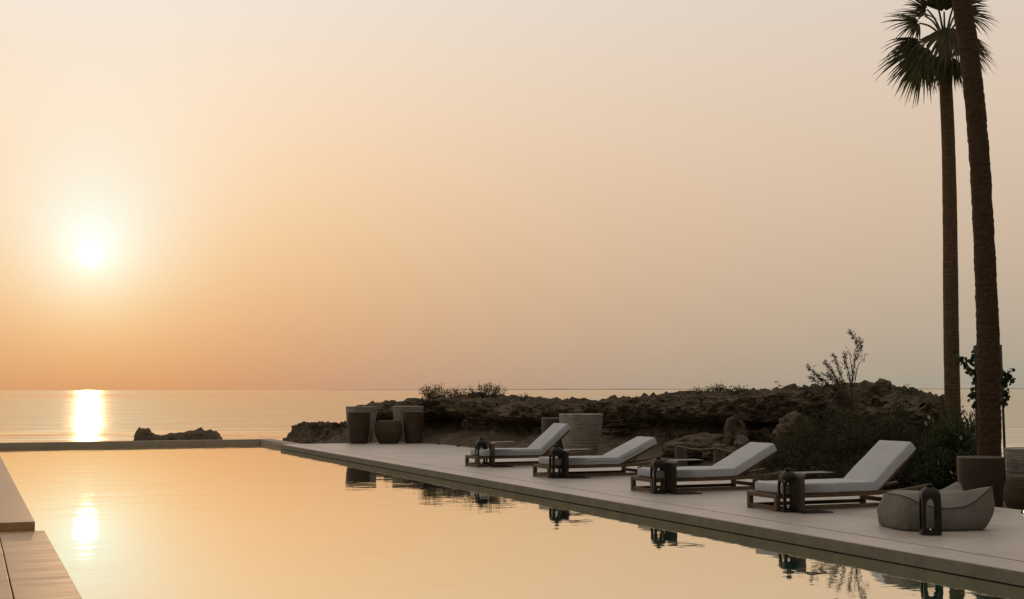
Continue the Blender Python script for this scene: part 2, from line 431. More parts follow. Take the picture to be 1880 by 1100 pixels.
def build_ridge():
    C = np.array(crest); seg = np.r_[0, np.cumsum(np.hypot(*np.diff(C[:, :2], axis=0).T))]
    ns = 620; S = np.linspace(0, seg[-1], ns)
    cx = np.interp(S, seg, C[:, 0]); cy = np.interp(S, seg, C[:, 1]); cz = np.interp(S, seg, C[:, 2])
    k = np.ones(25) / 25
    sx = np.convolve(np.pad(cx, 12, 'edge'), k, 'valid'); sy = np.convolve(np.pad(cy, 12, 'edge'), k, 'valid')
    tx = np.gradient(sx); ty = np.gradient(sy); tl = np.hypot(tx, ty)
    nxv, nyv = ty / tl, -tx / tl
    if (nxv * (0 - cx) + nyv * (0 - cy)).mean() < 0: nxv, nyv = -nxv, -nyv
    # offsets towards the terrace, height as a fraction of the crest (ab: absolute height)
    prof = [(3.3, -.38, 1), (2.6, -.18, 1), (1.9, .04, 1), (1.25, .20, 1), (.95, .30, 1), (.80, .42, 0), (.78, .50, 0), (1.02, .56, 0), (1.12, .64, 0),
            (1.10, .76, 0), (.95, .88, 0), (.66, .96, 0), (.3, 1.0, 0), (-.3, 1.0, 0), (-1.2, .98, 0), (-2.0, .8, 0), (-2.6, .3, 0), (-3.0, -.8, 1), (-3.3, -1.7, 1)]
    nt = 104; tt = np.linspace(0, len(prof) - 1, nt); po = np.interp(tt, range(len(prof)), [p[0] for p in prof])
    v = []
    fr = [p[1] for p in prof]; ab = [p[2] for p in prof]
    for i in range(ns):
        c = cz[i]; s = S[i]
        und = .5 + .5 * noise.noise((s * .35, 7, 1))                # how deep the overhang bites here
        lw = .16 * noise.noise((s * .5, 1, 9))
        low = min(1., max(0., (c - .15) / .7))                       # low end of the ridge: a plain lump
        hs = []
        for q, (o, h, a_) in enumerate(prof):
            hs.append(h if a_ else h * c)
        if c < .9:
            hs = [min(hh, c) for hh in hs]
        hz = np.interp(tt, range(len(prof)), hs)
        for j in range(nt):
            o = po[j]; h = hz[j]
            if 5 <= tt[j] <= 12: o += .24 * (und - .5) * 2 * (1 if tt[j] > 6.6 else -1) * low
            if c < .7 and tt[j] < 12: o = .3 + (o - .3) * (.35 + .65 * max(0, c) / .7)
            ks = min(1., max(.2, .2 + .8 * (s - 4.2) / 3.))
            if o > 0: o *= ks
            kb = min(1., max(.06, (S[-1] - s - .3) / 3.2)); o = o * kb if o < 0 else o * (.45 + .55 * kb)
            p = Vector((cx[i] + nxv[i] * o, cy[i] + nyv[i] * o, h))
            cliff = 1. if 4.2 < tt[j] < 16 else .45
            n1 = noise.fractal((p.x * .9, p.y * .9, p.z * 1.3), .9, 2.1, 5)
            n2 = noise.ridged_multi_fractal((p.x * 2.2 + 5, p.y * 2.2, p.z * 2.8), .9, 2.2, 4, 1., 2.) - 1.1
            top = 1. if tt[j] > 10.5 else 0.
            n3 = noise.fractal((p.x * 5.5, p.y * 5.5, p.z * 6.5), .8, 2.1, 3)
            disp = (.24 * n1 + .15 * n2 + .10 * n3) * cliff
            if top: v.append((p.x, p.y, p.z - .05 + disp * .45 + .07 * n3))
            else: v.append((p.x + nxv[i] * disp, p.y + nyv[i] * disp, p.z + disp * .25))
    f = []
    for i in range(ns - 1):
        for j in range(nt - 1): f.append((i * nt + j, (i + 1) * nt + j, (i + 1) * nt + j + 1, i * nt + j + 1))
    return tag(pyd('rock_ridge', v, f, 'rock', smooth=False), kind='structure')
build_ridge()

def boulder(name, loc, size, label, seed, m_='rock', cat='rock', group=None, sub=4, rough=.35):
    bm = bmesh.new(); bmesh.ops.create_icosphere(bm, subdivisions=sub, radius=1)
    for q in bm.verts:
        p = q.co.copy(); off = Vector((seed * 3.1, seed * 1.7, seed))
        a = noise.fractal(p * 1.1 + off, .9, 2.1, 5); b = noise.ridged_multi_fractal(p * 2.4 + off, .9, 2.1, 4, 1., 2.) - 1.1
        q.co = p * (1 + rough * a + rough * .35 * b)
        if q.co.z < -.55: q.co.z = -.55
        q.co = Vector((q.co.x * size[0], q.co.y * size[1], q.co.z * size[2]))
    o = from_bm(name, bm, m_); o.location = loc; o.rotation_euler = (0, 0, -YAW)
    return tag(o, label, cat, group)
boulder('boulder', (14.3, 23.95, .45), (.22, .35, .42), 'leaning dark boulder with a shadowed hollow on its left, below the ridge overhang', 3)
boulder('boulder', (13.95, 24.5, .2), (.75, .5, .30), 'broad low brown rock shelf left of the leaning boulder and behind the rope posts', 4)
boulder('boulder', (14.55, 22.2, .62), (.42, .4, .34), 'rounded lumpy brown boulder on the slope above the third lounger backrest', 5)
boulder('stone', (13.6, 22.55, .40), (.12, .12, .16), 'small pale upright stone behind the third lounger backrest', 6, 'pale_rock', 'stone', None, 3)
boulder('boulder', (15.83, 21.25, 1.36), (.26, .3, .22), 'round knob of rock sitting on top of the ridge near the palms', 7)
boulder('boulder', (16.75, 20.1, .06), (.55, .5, .42), 'grey shore rock between the two palm trunks against the sea', 8)
boulder('boulder', (16.35, 19.2, -.1), (.5, .4, .30), 'lower grey rock just behind the big brown planter', 9)
boulder('boulder', (13.5, 22.75, .18), (.5, .3, .16), 'flat brown rock behind the rope at the third lounger', 10)
boulder('stone', (14.6, 20.9, .45), (.26, .2, .13), 'pale flat stone half hidden in the shrubs on the slope', 11, 'pale_rock', 'stone', None, 3)
# rock islet beyond the pool's far wall
def islet():
    pr = [(6.75, -1.3), (6.85, -.72), (6.98, -.22), (7.1, -.26), (7.4, -.33), (7.8, -.58), (8.05, -.56), (8.24, -.46), (8.79, -.44), (9.2, -.36), (9.45, -.24), (9.7, -.36), (9.89, -.32), (10.08, -.36), (10.22, -.48), (10.4, -.72), (10.5, -1.3)]
    n_ = 90; X = np.linspace(pr[0][0], pr[-1][0], n_); top = np.interp(X, [p[0] for p in pr], [p[1] for p in pr]); v, f = [], []
    w_ = 30
    for i in range(n_):
        for j in range(w_):
            a = math.pi * j / (w_ - 1); c = max(math.sin(a), 0) ** .45
            z = SEA - .1 + (top[i] - SEA + .1) * c; off = -math.cos(a) * .8
            nn = noise.fractal((X[i] * 2.4, off * 2.4, z * 2.4), .8, 2.1, 5)
            v.append((X[i] + .1 * nn, 61.8 - (X[i] - 6.8) * .385 + off + .14 * nn, z + .1 * nn * c))
    for i in range(n_ - 1):
        for j in range(w_ - 1): f.append((i * w_ + j, i * w_ + j + 1, (i + 1) * w_ + j + 1, (i + 1) * w_ + j))
    return tag(pyd('rock_islet', v, f, 'rock'), 'low jagged rock islet in the sea beyond the pool end wall', 'rock')
islet()
boulder('stone', (10.7, 60.2, -.83), (.17, .15, .05), 'tiny flat stone at the right tip of the rock islet', 12, 'rock', 'stone', None, 2)
boulder('stone', (6.45, 62.0, -.86), (.07, .07, .05), 'tiny stone in the water just left of the rock islet', 13, 'rock', 'stone', None, 2)

# ------------------------------------------------------------------ sun loungers
def soft_box(name, lx, ly, lz, m_, parent, r_=.016, crown=.012, seed=0.):
    bm = bmesh.new(); box_bm(bm, 0, lx, 0, ly, 0, lz)
    bmesh.ops.bevel(bm, geom=list(bm.edges), offset=r_, segments=4, profile=.5, affect='EDGES')
    bmesh.ops.subdivide_edges(bm, edges=[e for e in bm.edges if e.calc_length() > .2], cuts=7, use_grid_fill=True)
    for q in bm.verts:
        u, v_ = q.co.x / lx, q.co.y / ly; k = 16 * u * (1 - u) * v_ * (1 - v_)
        q.co.z += crown * max(0, k) * (1 if q.co.z > lz / 2 else -.2)
        q.co.y += .007 * noise.noise((q.co.x * 3, q.co.z * 4, ly + seed)); q.co.z += .007 * noise.noise((q.co.x * 4, q.co.y * 4, 1.7 + seed))
    return from_bm(name, bm, m_, parent, True)
LW = .65
def make_lounger(X, Yn, tilt, label, piped, shift):
    L = empty('sun_lounger', (X, Yn, 0)); tag(L, label, 'sun lounger', 'sun loungers in a row along the pool deck')
    for yy in (0, LW - .055):
        box('leg', (0, .058, yy, yy + .055, 0, .196), 'wood', L, .004)
        box('leg', (1.62, 1.68, yy, yy + .055, 0, .142), 'wood', L, .004)
        box('bottom_rail', (.06, 1.618, yy + .01, yy + .045, .012, .056), 'wood', L, .003)
        path = smooth_path([(.06, 0, .170), (.6, 0, .170), (1.2, 0, .171), (1.6, 0, .182), (1.9, 0, .205), (2.17, 0, .245)], 4)
        V, F = [], []
        for i, p in enumerate(path):
            h = .023 if p.x < 1.45 else max(.015, .023 - (p.x - 1.45) * .012)
            for dy, dz in ((.006, -h), (.049, -h), (.049, h), (.006, h)): V.append((p.x, yy + dy, p.z + dz))
        n = len(path)
        for i in range(n - 1):
            for k in range(4): F.append((i * 4 + k, (i + 1) * 4 + k, (i + 1) * 4 + (k + 1) % 4, i * 4 + (k + 1) % 4))
        F += [(0, 1, 2, 3), tuple((n - 1) * 4 + k for k in (3, 2, 1, 0))]
        pyd('side_rail', V, F, 'wood', L)
        tube('back_strut', [(1.50, yy + .03 + (.06 if yy == 0 else -.06), .19), (1.66, yy + .03 + (.06 if yy == 0 else -.06), .19 + .30 * math.tan(tilt) * .95)], .008, 'metal', L, 6)
    box('end_rail', (.004, .054, .057, LW - .057, .146, .194), 'wood', L, .003)
    box('end_stretcher', (.008, .05, .057, LW - .057, .014, .058), 'wood', L, .003)
    box('rear_crossbar', (1.63, 1.67, .06, LW - .06, .05, .1), 'wood', L, .003)
    for k in range(7):
        xk = .1 + k * .175
        box('slat', (xk, xk + .12, .052, LW - .052, .172, .188), 'wood', L, .002)
    seat = soft_box('seat_cushion', 1.2 + shift, LW - .02, .115, 'cushion', L, seed=Yn); seat.location = (.1, .01, .196)
    bf = empty('backrest'); bf.parent = L; bf.location = (1.30 + shift, 0, .196); bf.rotation_euler = (0, -tilt, 0)
    for yy in (.05, LW - .10): box('backrest_bar', (-.02, .74, yy, yy + .05, -.045, -.008), 'wood', bf, .003)
    for k in range(5): box('backrest_slat', (.06 + k * .14, .15 + k * .14, .1, LW - .1, -.03, -.01), 'wood', bf, .002)
    bk = soft_box('back_cushion', .77, LW - .02, .12, 'cushion', bf, seed=Yn + 9); bk.location = (0, .01, 0)
    if piped:
        box('zip', (.62, 1.19, -.003, .004, .048, .054), 'zip', seat, 0)
        box('zip', (.08, .50, -.003, .004, .048, .054), 'zip', bk, 0)
    return L
LN = [(8.72, 23.72, 40, 'sun lounger farthest away, steep grey backrest in front of the striped planter', True, .0),
      (8.70, 20.36, 25, 'sun lounger second from the far end, low grey backrest with zipped cushions', True, -.02),
      (8.74, 16.85, 27, 'sun lounger third from the far end, low backrest in front of the rope posts', False, .03),
      (8.77, 13.79, 40, 'nearest sun lounger with steep grey backrest, just behind the bean bag', False, .12)]
for a in LN: make_lounger(a[0], a[1], R(a[2]), a[3], a[4], a[5])

# ------------------------------------------------------------------ side tables (bent plate, C-shaped)
def bent(path, wd, th):
    P = [Vector(p) for p in path]; V, F = [], []
    for i, p in enumerate(P):
        tdir = (P[min(i + 1, len(P) - 1)] - P[max(i - 1, 0)]).normalized(); nn = Vector((-tdir.z, 0, tdir.x)) * th / 2
        for s, yy in ((1, 0), (1, wd), (-1, wd), (-1, 0)): V.append(tuple(p + nn * s + Vector((0, yy, 0))))
    n = len(P)
    for i in range(n - 1):
        for k in range(4): F.append((i * 4 + k, i * 4 + (k + 1) % 4, (i + 1) * 4 + (k + 1) % 4, (i + 1) * 4 + k))
    F += [(3, 2, 1, 0), tuple((n - 1) * 4 + k for k in range(4))]
    return V, F
def side_table(X, Y, label):
    T = empty('side_table', (X, Y, 0)); tag(T, label, 'side table', 'side tables beside the sun loungers')
    r_, h = .055, .455
    top = [(r_ - r_ * math.sin(a), 0, h - r_ + r_ * math.cos(a)) for a in np.linspace(math.pi / 2, 0, 9)] + [(.43, 0, h)]
    foot = [(.39, 0, .006)] + [(.04 - .04 * math.sin(a), 0, .046 - .04 * math.cos(a)) for a in np.linspace(0, math.pi / 2, 7)]
    for nm, pth in (('tabletop', top), ('side_panel', [(0, 0, .046), (0, 0, h - r_)]), ('foot_plate', foot)):
        v_, f_ = bent(pth, .29, .010); pyd(nm, v_, f_, 'table', T)
for X, Y, l in ((8.98, 23.50, 'bent plate side table at the farthest lounger, its edge lit orange'),
                (8.94, 20.10, 'bent plate side table at the second lounger from the far end'),
                (8.93, 16.50, 'bent plate side table at the third lounger, in front of the left rope post'),
                (8.91, 13.42, 'bent plate side table at the nearest lounger, beside its lantern')): side_table(X, Y, l)

# ------------------------------------------------------------------ lanterns
def lantern_panel(hw, z0, z1, ow, o0, spring, apex, th=.010):
    n = 10; arch = []
    for k in range(n + 1):
        u = -1 + 2 * k / n
        arch.append((u * ow, spring + (apex - spring) * (1 - abs(u) ** 2.1) ** .62))
    inner = [(-ow, o0)] + arch + [(ow, o0)]
    outer = [(-hw, z0), (-hw, spring)] + [(-hw + 2 * hw * k / n, z1) for k in range(1, n)] + [(hw, spring), (hw, z0)]
    V = [(p[0], 0, p[1]) for p in inner] + [(p[0], 0, p[1]) for p in outer]; m_ = len(inner)
    F = [(i, i + 1, m_ + i + 1, m_ + i) for i in range(m_ - 1)] + [(m_ - 1, 0, m_, 2 * m_ - 1)]
    nv = len(V); V2 = V + [(a, th, c) for a, b, c in V]; F2 = F + [tuple(i + nv for i in q[::-1]) for q in F]
    for i in range(m_): F2.append((i, nv + i, nv + (i + 1) % m_, (i + 1) % m_))
    for i in range(m_): F2.append((m_ + i, m_ + (i + 1) % m_, nv + m_ + (i + 1) % m_, nv + m_ + i))
    return V2, F2
def square_lathe(prof):
    V, F = [], []; n = 16
    for r_, z in prof:
        for k in range(n):
            th = 2 * math.pi * (k + .5) / n; c, s = math.cos(th), math.sin(th)
            q = (abs(c) ** 7 + abs(s) ** 7) ** (-1 / 7); V.append((r_ * q * c, r_ * q * s, z))
    for i in range(len(prof) - 1):
        for k in range(n): F.append((i * n + k, i * n + (k + 1) % n, (i + 1) * n + (k + 1) % n, (i + 1) * n + k))
    F += [tuple(range(n - 1, -1, -1)), tuple((len(prof) - 1) * n + k for k in range(n))]
    return V, F
def make_lantern(X, Y, rz, label, s=1.):
    T = empty('lantern', (X, Y, 0), rz); T.scale = (s, s, s); tag(T, label, 'lantern', 'dark lanterns standing on the pool deck')
    hw = .09
    v_, f_ = square_lathe([(.098, 0), (.098, .022), (.093, .028), (.093, .032)]); pyd('base', v_, f_, 'metal', T)
    for k in range(4):
        v_, f_ = lantern_panel(hw, .032, .392, .058, .05, .29, .362); p = pyd('arched_panel', v_, f_, 'metal', T)
        p.matrix_local = Matrix.Rotation(k * math.pi / 2, 4, 'Z') @ Matrix.Translation((0, -hw - .0005 * k, 0))
        g_ = pyd('glass_pane', [(-.06, 0, .045), (.06, 0, .045), (.06, 0, .365), (-.06, 0, .365)], [(0, 1, 2, 3)], 'glass', T)
        g_.matrix_local = Matrix.Rotation(k * math.pi / 2, 4, 'Z') @ Matrix.Translation((0, -hw + .013, 0))
    v_, f_ = square_lathe([(.0925, .388), (.0915, .405), (.085, .424), (.072, .443), (.054, .458), (.034, .467)]); pyd('hood', v_, f_, 'metal', T)
    v_, f_ = lathe([(.026, .466), (.024, .478), (.034, .482), (.036, .49), (.026, .498), (.01, .503)], 16); pyd('cap', v_, f_, 'metal', T, True)
    ring = [(.017 * math.cos(a), 0, .512 + .013 * math.sin(a)) for a in np.linspace(0, 2 * math.pi, 13)]
    tube('ring_handle', ring, .003, 'metal', T, 5)
    c = pyd('candle', *lathe([(.016, .033), (.016, .048), (.0, .049)], 12), 'flower', T)
    pyd('flame', *lathe([(.0008, .049), (.0024, .0515), (.0022, .0545), (.0004, .058)], 8), 'flame', c)
for X, Y, rz, l, s in ((8.90, 23.98, R(-4), 'farthest lantern, at the foot of the farthest lounger', 1.06),
                       (8.855, 20.385, R(-4), 'lantern at the foot of the second lounger from the far end', 1.06),
                       (8.82, 16.81, R(-9), 'lantern at the foot of the third lounger from the far end', 1.),
                       (8.89, 13.73, R(-9), 'lantern at the foot of the nearest lounger, touching its side table', 1.),
                       (8.78, 11.06, R(-26), 'lantern standing alone in front of the bean bag', .985)): make_lantern(X, Y, rz, l, s)

# ------------------------------------------------------------------ bean bag
def bean_bag(loc, rz):
    B = empty('bean_bag', loc, rz); tag(B, 'taupe canvas bean bag lounger with raised pointed back corners, behind the nearest lantern', 'bean bag')
    a, b = .465, .39; n = 96
    def foot(th, k):
        c, s = math.cos(th), math.sin(th); e = 2 / 4.6
        return Vector((a * k * math.copysign(abs(c) ** e, c), b * k * math.copysign(abs(s) ** e, s), 0))
    def seam(th):
        p = foot(th, 1.); u = p.x / a; v_ = p.y / b
        corner = (max(0., u * abs(v_)) / .74) ** 5
        back = max(0., u) ** 2
        z = .262 + .07 * back + .11 * corner + .085 * max(0, -u) ** 2 - .04 * (1 - u * u) * abs(v_)
        k = 1.0 + .09 * corner - .03 * (1 - u * u)
        return Vector((p.x * k * (1 - .10 * max(0, -u) ** 2) + .045 * corner, p.y * k * (1 - .06 * max(0, -u)), z + .02 * corner))
    ths = [2 * math.pi * i / n for i in range(n)]
    V, F = [], []
    levels = [(.0, .95, 0), (.025, 1.02, 0), (.1, 1.06, 0), (.2, 1.085, .02), (.32, 1.10, .03), (.45, 1.105, .035), (.58, 1.09, .03), (.72, 1.06, .03), (.86, 1.025, .01), (1., 1., 0)]
    for t_, k, bl in levels:
        for th in ths:
            s_ = seam(th); f_ = foot(th, .965); q = f_.lerp(s_, max(0, t_) ** .8); wr = .016 * noise.noise((math.cos(th) * 4, math.sin(th) * 4, t_ * 6)) * (1 if 0 < t_ < 1 else 0)
            wr += .009 * noise.noise((math.cos(th) * 9, math.sin(th) * 9, t_ * 7)) * (1 if 0 < t_ < 1 else 0)
            V.append((q.x * (k + wr * 2), q.y * (k + wr * 2), s_.z * t_ ** .95))
    for i in range(len(levels) - 1):
        for k in range(n): F.append((i * n + k, i * n + (k + 1) % n, (i + 1) * n + (k + 1) % n, (i + 1) * n + k))
    F.append(tuple(range(n - 1, -1, -1)))
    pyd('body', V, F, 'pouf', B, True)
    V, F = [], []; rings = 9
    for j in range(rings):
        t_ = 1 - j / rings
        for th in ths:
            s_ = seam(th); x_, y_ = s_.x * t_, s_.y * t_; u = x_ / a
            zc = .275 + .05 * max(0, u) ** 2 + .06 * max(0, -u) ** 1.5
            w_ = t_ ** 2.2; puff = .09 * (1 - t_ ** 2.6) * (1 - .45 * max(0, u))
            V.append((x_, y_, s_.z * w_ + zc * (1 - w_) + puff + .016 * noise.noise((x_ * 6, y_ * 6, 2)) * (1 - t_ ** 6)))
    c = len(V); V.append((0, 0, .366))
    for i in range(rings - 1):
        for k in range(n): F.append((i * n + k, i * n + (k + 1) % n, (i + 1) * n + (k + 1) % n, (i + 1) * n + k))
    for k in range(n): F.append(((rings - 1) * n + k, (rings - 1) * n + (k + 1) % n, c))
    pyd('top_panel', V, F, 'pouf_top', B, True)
    pts = [seam(th) for th in ths] + [seam(0)]
    tube('piping', [p + Vector((0, 0, .002)) for p in pts], .0055, 'seam', B, 6)
bean_bag((9.24, 11.62, 0), R(-12))

# ------------------------------------------------------------------ planters
def planter(loc, prof, m_, label, ribs=0, group='planters around the pool deck', name='planter'):
    P = [Vector((r_, 0, z)) for r_, z in prof]; sp = smooth_path([(p.x, 0, p.z) for p in P], 8)
    out = [(p.x, p.z) for p in sp]
    if ribs:
        H = prof[-1][1]; zz = np.linspace(prof[0][1], H, ribs * 4 + 1); rr = np.interp(zz, [p[1] for p in out], [p[0] for p in out])
        out = [(r_ + (.006 if i % 4 == 2 else .003 if i % 2 else 0) + .004 * noise.noise((z * 30, r_ * 5, 1)), z) for i, (r_, z) in enumerate(zip(rr, zz))]
    rt, zt = out[-1]
    inner = [(rt - .012, zt + .006), (rt - .035, zt), (rt - .05, zt - .05), (rt * .82, zt * .5)]
    T = empty(name, loc); tag(T, label, 'planter', group)
    pyd('pot', *lathe(out + inner[:2], 56), m_, T, True)
    pyd('soil', *lathe([(rt - .04, zt - .09), (rt * .5, zt - .075), (.01, zt - .07)], 32), 'earth', T, True)
    return T
TALL = [(.22, 0), (.27, .12), (.345, .38), (.40, .7), (.42, 1.)]
BROWN = [(.245, 0), (.262, .06), (.30, .3), (.325, .6), (.33, .83)]
BOWL = [(.24, 0), (.285, .08), (.36, .26), (.365, .38), (.33, .52), (.29, .6)]
def sc(pr, kr, kz): return [(r_ * kr, z * kz) for r_, z in pr]
planter((9.68, 35.42, 0), sc(BROWN, .94, 1.), 'rust', 'brown clay planter at the left of the far planter cluster')
planter((11.06, 34.99, 0), sc(BROWN, .84, 1.01), 'rust', 'brown clay planter at the right of the far planter cluster')
planter((10.41, 35.10, 0), BOWL, 'straw', 'low round straw coloured pot in the middle of the far planter cluster', 22)
planter((10.06, 36.55, -.16), sc(TALL, 1.0, 1.12), 'ribbed', 'tall striped planter at the back left of the far planter cluster', 34)
planter((11.23, 36.0, -.16), sc(TALL, 1.0, 1.12), 'ribbed', 'tall striped planter at the back right of the far planter cluster', 34)
planter((12.04, 26.42, -.2), [(.22, 0), (.275, .14), (.375, .44), (.435, .78), (.46, 1.1)], 'ribbed', 'wide whitewashed striped planter behind the farthest lounger backrest', 36)
planter((11.95, 27.5, -.2), sc(BROWN, 1.0, 1.2), 'rust', 'brown planter half hidden behind the farthest lounger and the striped planter')
planter((12.50, 14.70, -.25), [(.24, 0), (.26, .08), (.285, .3), (.298, .55), (.298, .765)], 'rust', 'large dark brown planter at the foot of the rough palm trunk')
planter((13.30, 14.62, -.25), [(.26, 0), (.30, .2), (.335, .5), (.35, .87)], 'ribbed', 'striped planter at the right edge beside the dark brown planter', 30)
planter((12.50, 13.80, -.22), sc(BOWL, .86, .90), 'straw', 'low round straw coloured pot at the right edge by the deck light', 22)

# ------------------------------------------------------------------ deck lights
def spot(loc, label, lit=False):
    T = empty('deck_light', loc, R(20)); tag(T, label, 'deck light', 'small deck lights along the back edge')
    pyd('housing', *lathe([(.05, 0), (.05, .012), (.044, .03), (.03, .045), (.008, .05)], 20), 'metal', T, True)
    b = lathe([(.012, -.004), (.022, 0), (.022, .006), (.004, .012)], 12)
    o = pyd('lens', *b, 'lens' if lit else 'glass', T, True); o.location = (-.043, -.012, .022); o.rotation_euler = (0, R(-75), 0)
    o.scale = (.6, .6, .6)
spot((11.42, 33.98, 0), 'left one of the two small unlit deck lights near the far planters')
spot((11.44, 32.47, 0), 'right one of the two small unlit deck lights near the far planters')
spot((11.27, 12.52, 0), 'small glowing deck light at the right edge', True)

# ------------------------------------------------------------------ rope fence posts
PO = [(12.69, 23.26, .41), (13.02, 22.38, .40), (13.31, 21.51, .37)]
for (X, Y, z), l in zip(PO, ('left rope post, thick weathered timber, behind the third lounger', 'middle rope post, thick weathered timber, behind the third lounger', 'right rope post, mostly hidden by the third lounger backrest')):
    n = 18; V, F = [], []
    prof = [(.118, -.35)] + [(.118 + .004 * noise.noise((k * .7, X, Y)), -.2 + k * .1) for k in range(int((z + .2) / .1))] + [(.122, z - .035), (.115, z - .008), (.095, z)]
    o = pyd('rope_post', *lathe(prof, 18), 'post', None, True); o.location = (X, Y, 0); tag(o, l, 'post', 'timber posts of the rope barrier')
for i, l in ((0, 'sagging rope strung between the left and middle timber posts'), (1, 'sagging rope strung between the middle and right timber posts')):
    a, b = PO[i], PO[i + 1]; pts = []
    for k in range(15):
        t_ = k / 14; sag = .07 * 4 * t_ * (1 - t_)
        pts.append((a[0] + (b[0] - a[0]) * t_ - .1, a[1] + (b[1] - a[1]) * t_ - .07, (a[2] - .07) * (1 - t_) + (b[2] - .07) * t_ - sag * .6))
    o = tube('rope', pts, .016, 'rope', None, 8); tag(o, l, 'rope', 'ropes of the barrier')

# ------------------------------------------------------------------ palms
def palm_trunk(parent, pts, r0, r1, m_, rough, seed, step=.045):
    path = smooth_path(pts, 10); ln = [0.]
    for i in range(1, len(path)): ln.append(ln[-1] + (path[i] - path[i - 1]).length)
    n = int(ln[-1] / step); P, Rr = [], []
    for i in range(n + 1):
        s = ln[-1] * i / n; k = min(np.searchsorted(ln, s, 'right') - 1, len(path) - 2)
        u = (s - ln[k]) / max(1e-6, ln[k + 1] - ln[k]); P.append(path[k].lerp(path[k + 1], u))
        t_ = i / n; Rr.append((r0 + (r1 - r0) * t_ + .10 * r0 * math.exp(-t_ * 14)) * (1 + (.010 if i % 2 else -.006) + .05 * noise.noise((i * .028, seed * 3.3, 0)) + rough * .7 * noise.noise((i * .17, seed, 5))))
    v_, f_ = tube_geo(P, Rr, 24)
    nv = []
    for i, p in enumerate(v_):
        ring, k = divmod(i, 24); c = P[min(ring, n)]; dv = p - c
        q = 1 + rough * (noise.noise((k * 1.9, ring * .9, seed)) + .6 * noise.noise((k * .5, ring * .23, seed + 3)))
        nv.append(c + dv * q)
    return pyd('trunk', nv, f_, m_, parent, False)
def frond(parent, heart, hub, D, N, Rl, amax, droop, nseg=36, m_='frond', seed=0):
    rs = random.Random(seed)
    D = D.normalized(); N = (N - D * N.dot(D)).normalized(); S = D.cross(N)
    gs = []
    mid = heart.lerp(hub, .5) + Vector((0, 0, .12 * (hub - heart).length))
    gs.append(tube_geo(smooth_path([heart, mid, hub], 4), [.022 - .001 * i for i in range(9)], 5))
    js = (.06, .22, .42, .62, .8, 1.); ws = (.010, .022, .028, .021, .013, .002)
    for k in range(nseg):
        a = amax * (-1 + 2 * k / (nseg - 1)) + rs.uniform(-.02, .02)
        ln = Rl * (1 - .22 * (abs(a) / max(amax, .1)) ** 2) * rs.uniform(.76, 1.08)
        dv = D * math.cos(a) + S * math.sin(a) + N * rs.uniform(-.05, .05) + N * .12 * math.cos(a * 1.5)
        per = (-D * math.sin(a) + S * math.cos(a)); bend = droop * rs.uniform(.7, 1.5)
        V = []
        for j, wd in zip(js, ws):
            p = hub + dv * (ln * j) + Vector((0, 0, -bend * ln * j ** 2.4)); hw = wd * Rl * (1.05 if j < .5 else 1)
            V += [p - per * hw, p - N * hw * .45, p + per * hw]
        F = []
        for i in range(len(js) - 1):
            for q in (0, 1): F.append((i * 3 + q, i * 3 + q + 1, i * 3 + q + 4, i * 3 + q + 3))
        gs.append((V, F))
    v_, f_ = merge(gs)
    return pyd('frond', v_, f_, m_, parent)
P1 = Vector((15.97, 19.48, -.3))
palm = tag(empty('palm_tree', P1), 'slender fan palm with its full crown in view, left of the rough trunk', 'palm tree')
hp = Vector((16.0, 19.48, 7.65)) - P1
palm_trunk(palm, [Vector(p) - P1 for p in ((15.97, 19.48, -.3), (15.99, 19.48, .7), (15.99, 19.47, 2.5), (16.01, 19.46, 4.42), (16.01, 19.46, 5.87), (15.99, 19.48, 7.1), (16.0, 19.48, 7.5))], .145, .108, 'trunk', .022, 1, .03)
FR = [((-.40, -.22, .25), (-.70, -.68, .15), .98, 62, .25), ((-.46, -.08, .1), (-.98, -.28, .05), .74, 55, .35), ((-.36, -.3, .0), (-.45, -.9, -.1), .80, 45, .2),
      ((-.46, .24, .05), (-1, .06, .1), .70, 78, .22), ((-.30, .50, .0), (-.72, .42, .15), .62, 70, .15), ((-.06, .06, .48), (-.16, -.82, .45), .92, 60, .2),
      ((.12, .0, .42), (.30, -.9, .30), .74, 52, .2), ((.0, .46, .0), (-.10, 1., .12), .80, 62, .1), ((.42, .40, -.1), (.92, .12, .05), .58, 75, .35),
      ((.34, .55, -.2), (.68, .72, -.1), .66, 65, .15), ((.36, -.1, -.15), (.85, -.5, .05), .66, 60, .3), ((-.12, -.35, .1), (-.42, -.9, .15), .70, 34, .1),
      ((.10, -.38, .1), (.22, -.97, .12), .60, 30, .1), ((-.2, .5, -.45), (-.4, .5, -.7), .7, 75, .2), 
      ((.15, .6, .2), (.3, .8, .35), .7, 70, .1),
      ((-.2, .58, .2), (-.42, .85, .3), .64, 55, .1)]
for i, (h, dd, Rl, am, dr) in enumerate(FR):
    D_ = rzn(dd[0], dd[1], dd[2]); N_ = rzn(.15 * dd[0], .45 + .3 * abs(dd[0]), .85) if dd[2] > -.3 else rzn(0, .8, .3)
    frond(palm, hp + rzn(h[0] * .12, .02, h[2] * .12), hp + rzn(*h), D_, N_, Rl, R(am), dr, 28, 'frond', i)
P2 = Vector((13.45, 15.64, -.3))
palm2 = tag(empty('palm_tree', P2), 'rough leaning palm trunk crossing the frame top, behind the brown planter', 'palm tree')
palm_trunk(palm2, [Vector(p) - P2 for p in ((13.45, 15.64, -.3), (13.46, 15.64, .45), (13.48, 15.63, 1.99), (13.46, 15.64, 3.47), (13.41, 15.66, 5.04), (13.32, 15.69, 6.23), (13.22, 15.73, 7.1), (13.05, 15.79, 8.6), (12.9, 15.84, 9.6))], .165, .118, 'trunk2', .09, 5)
hp2 = Vector((12.9, 15.84, 9.65)) - P2
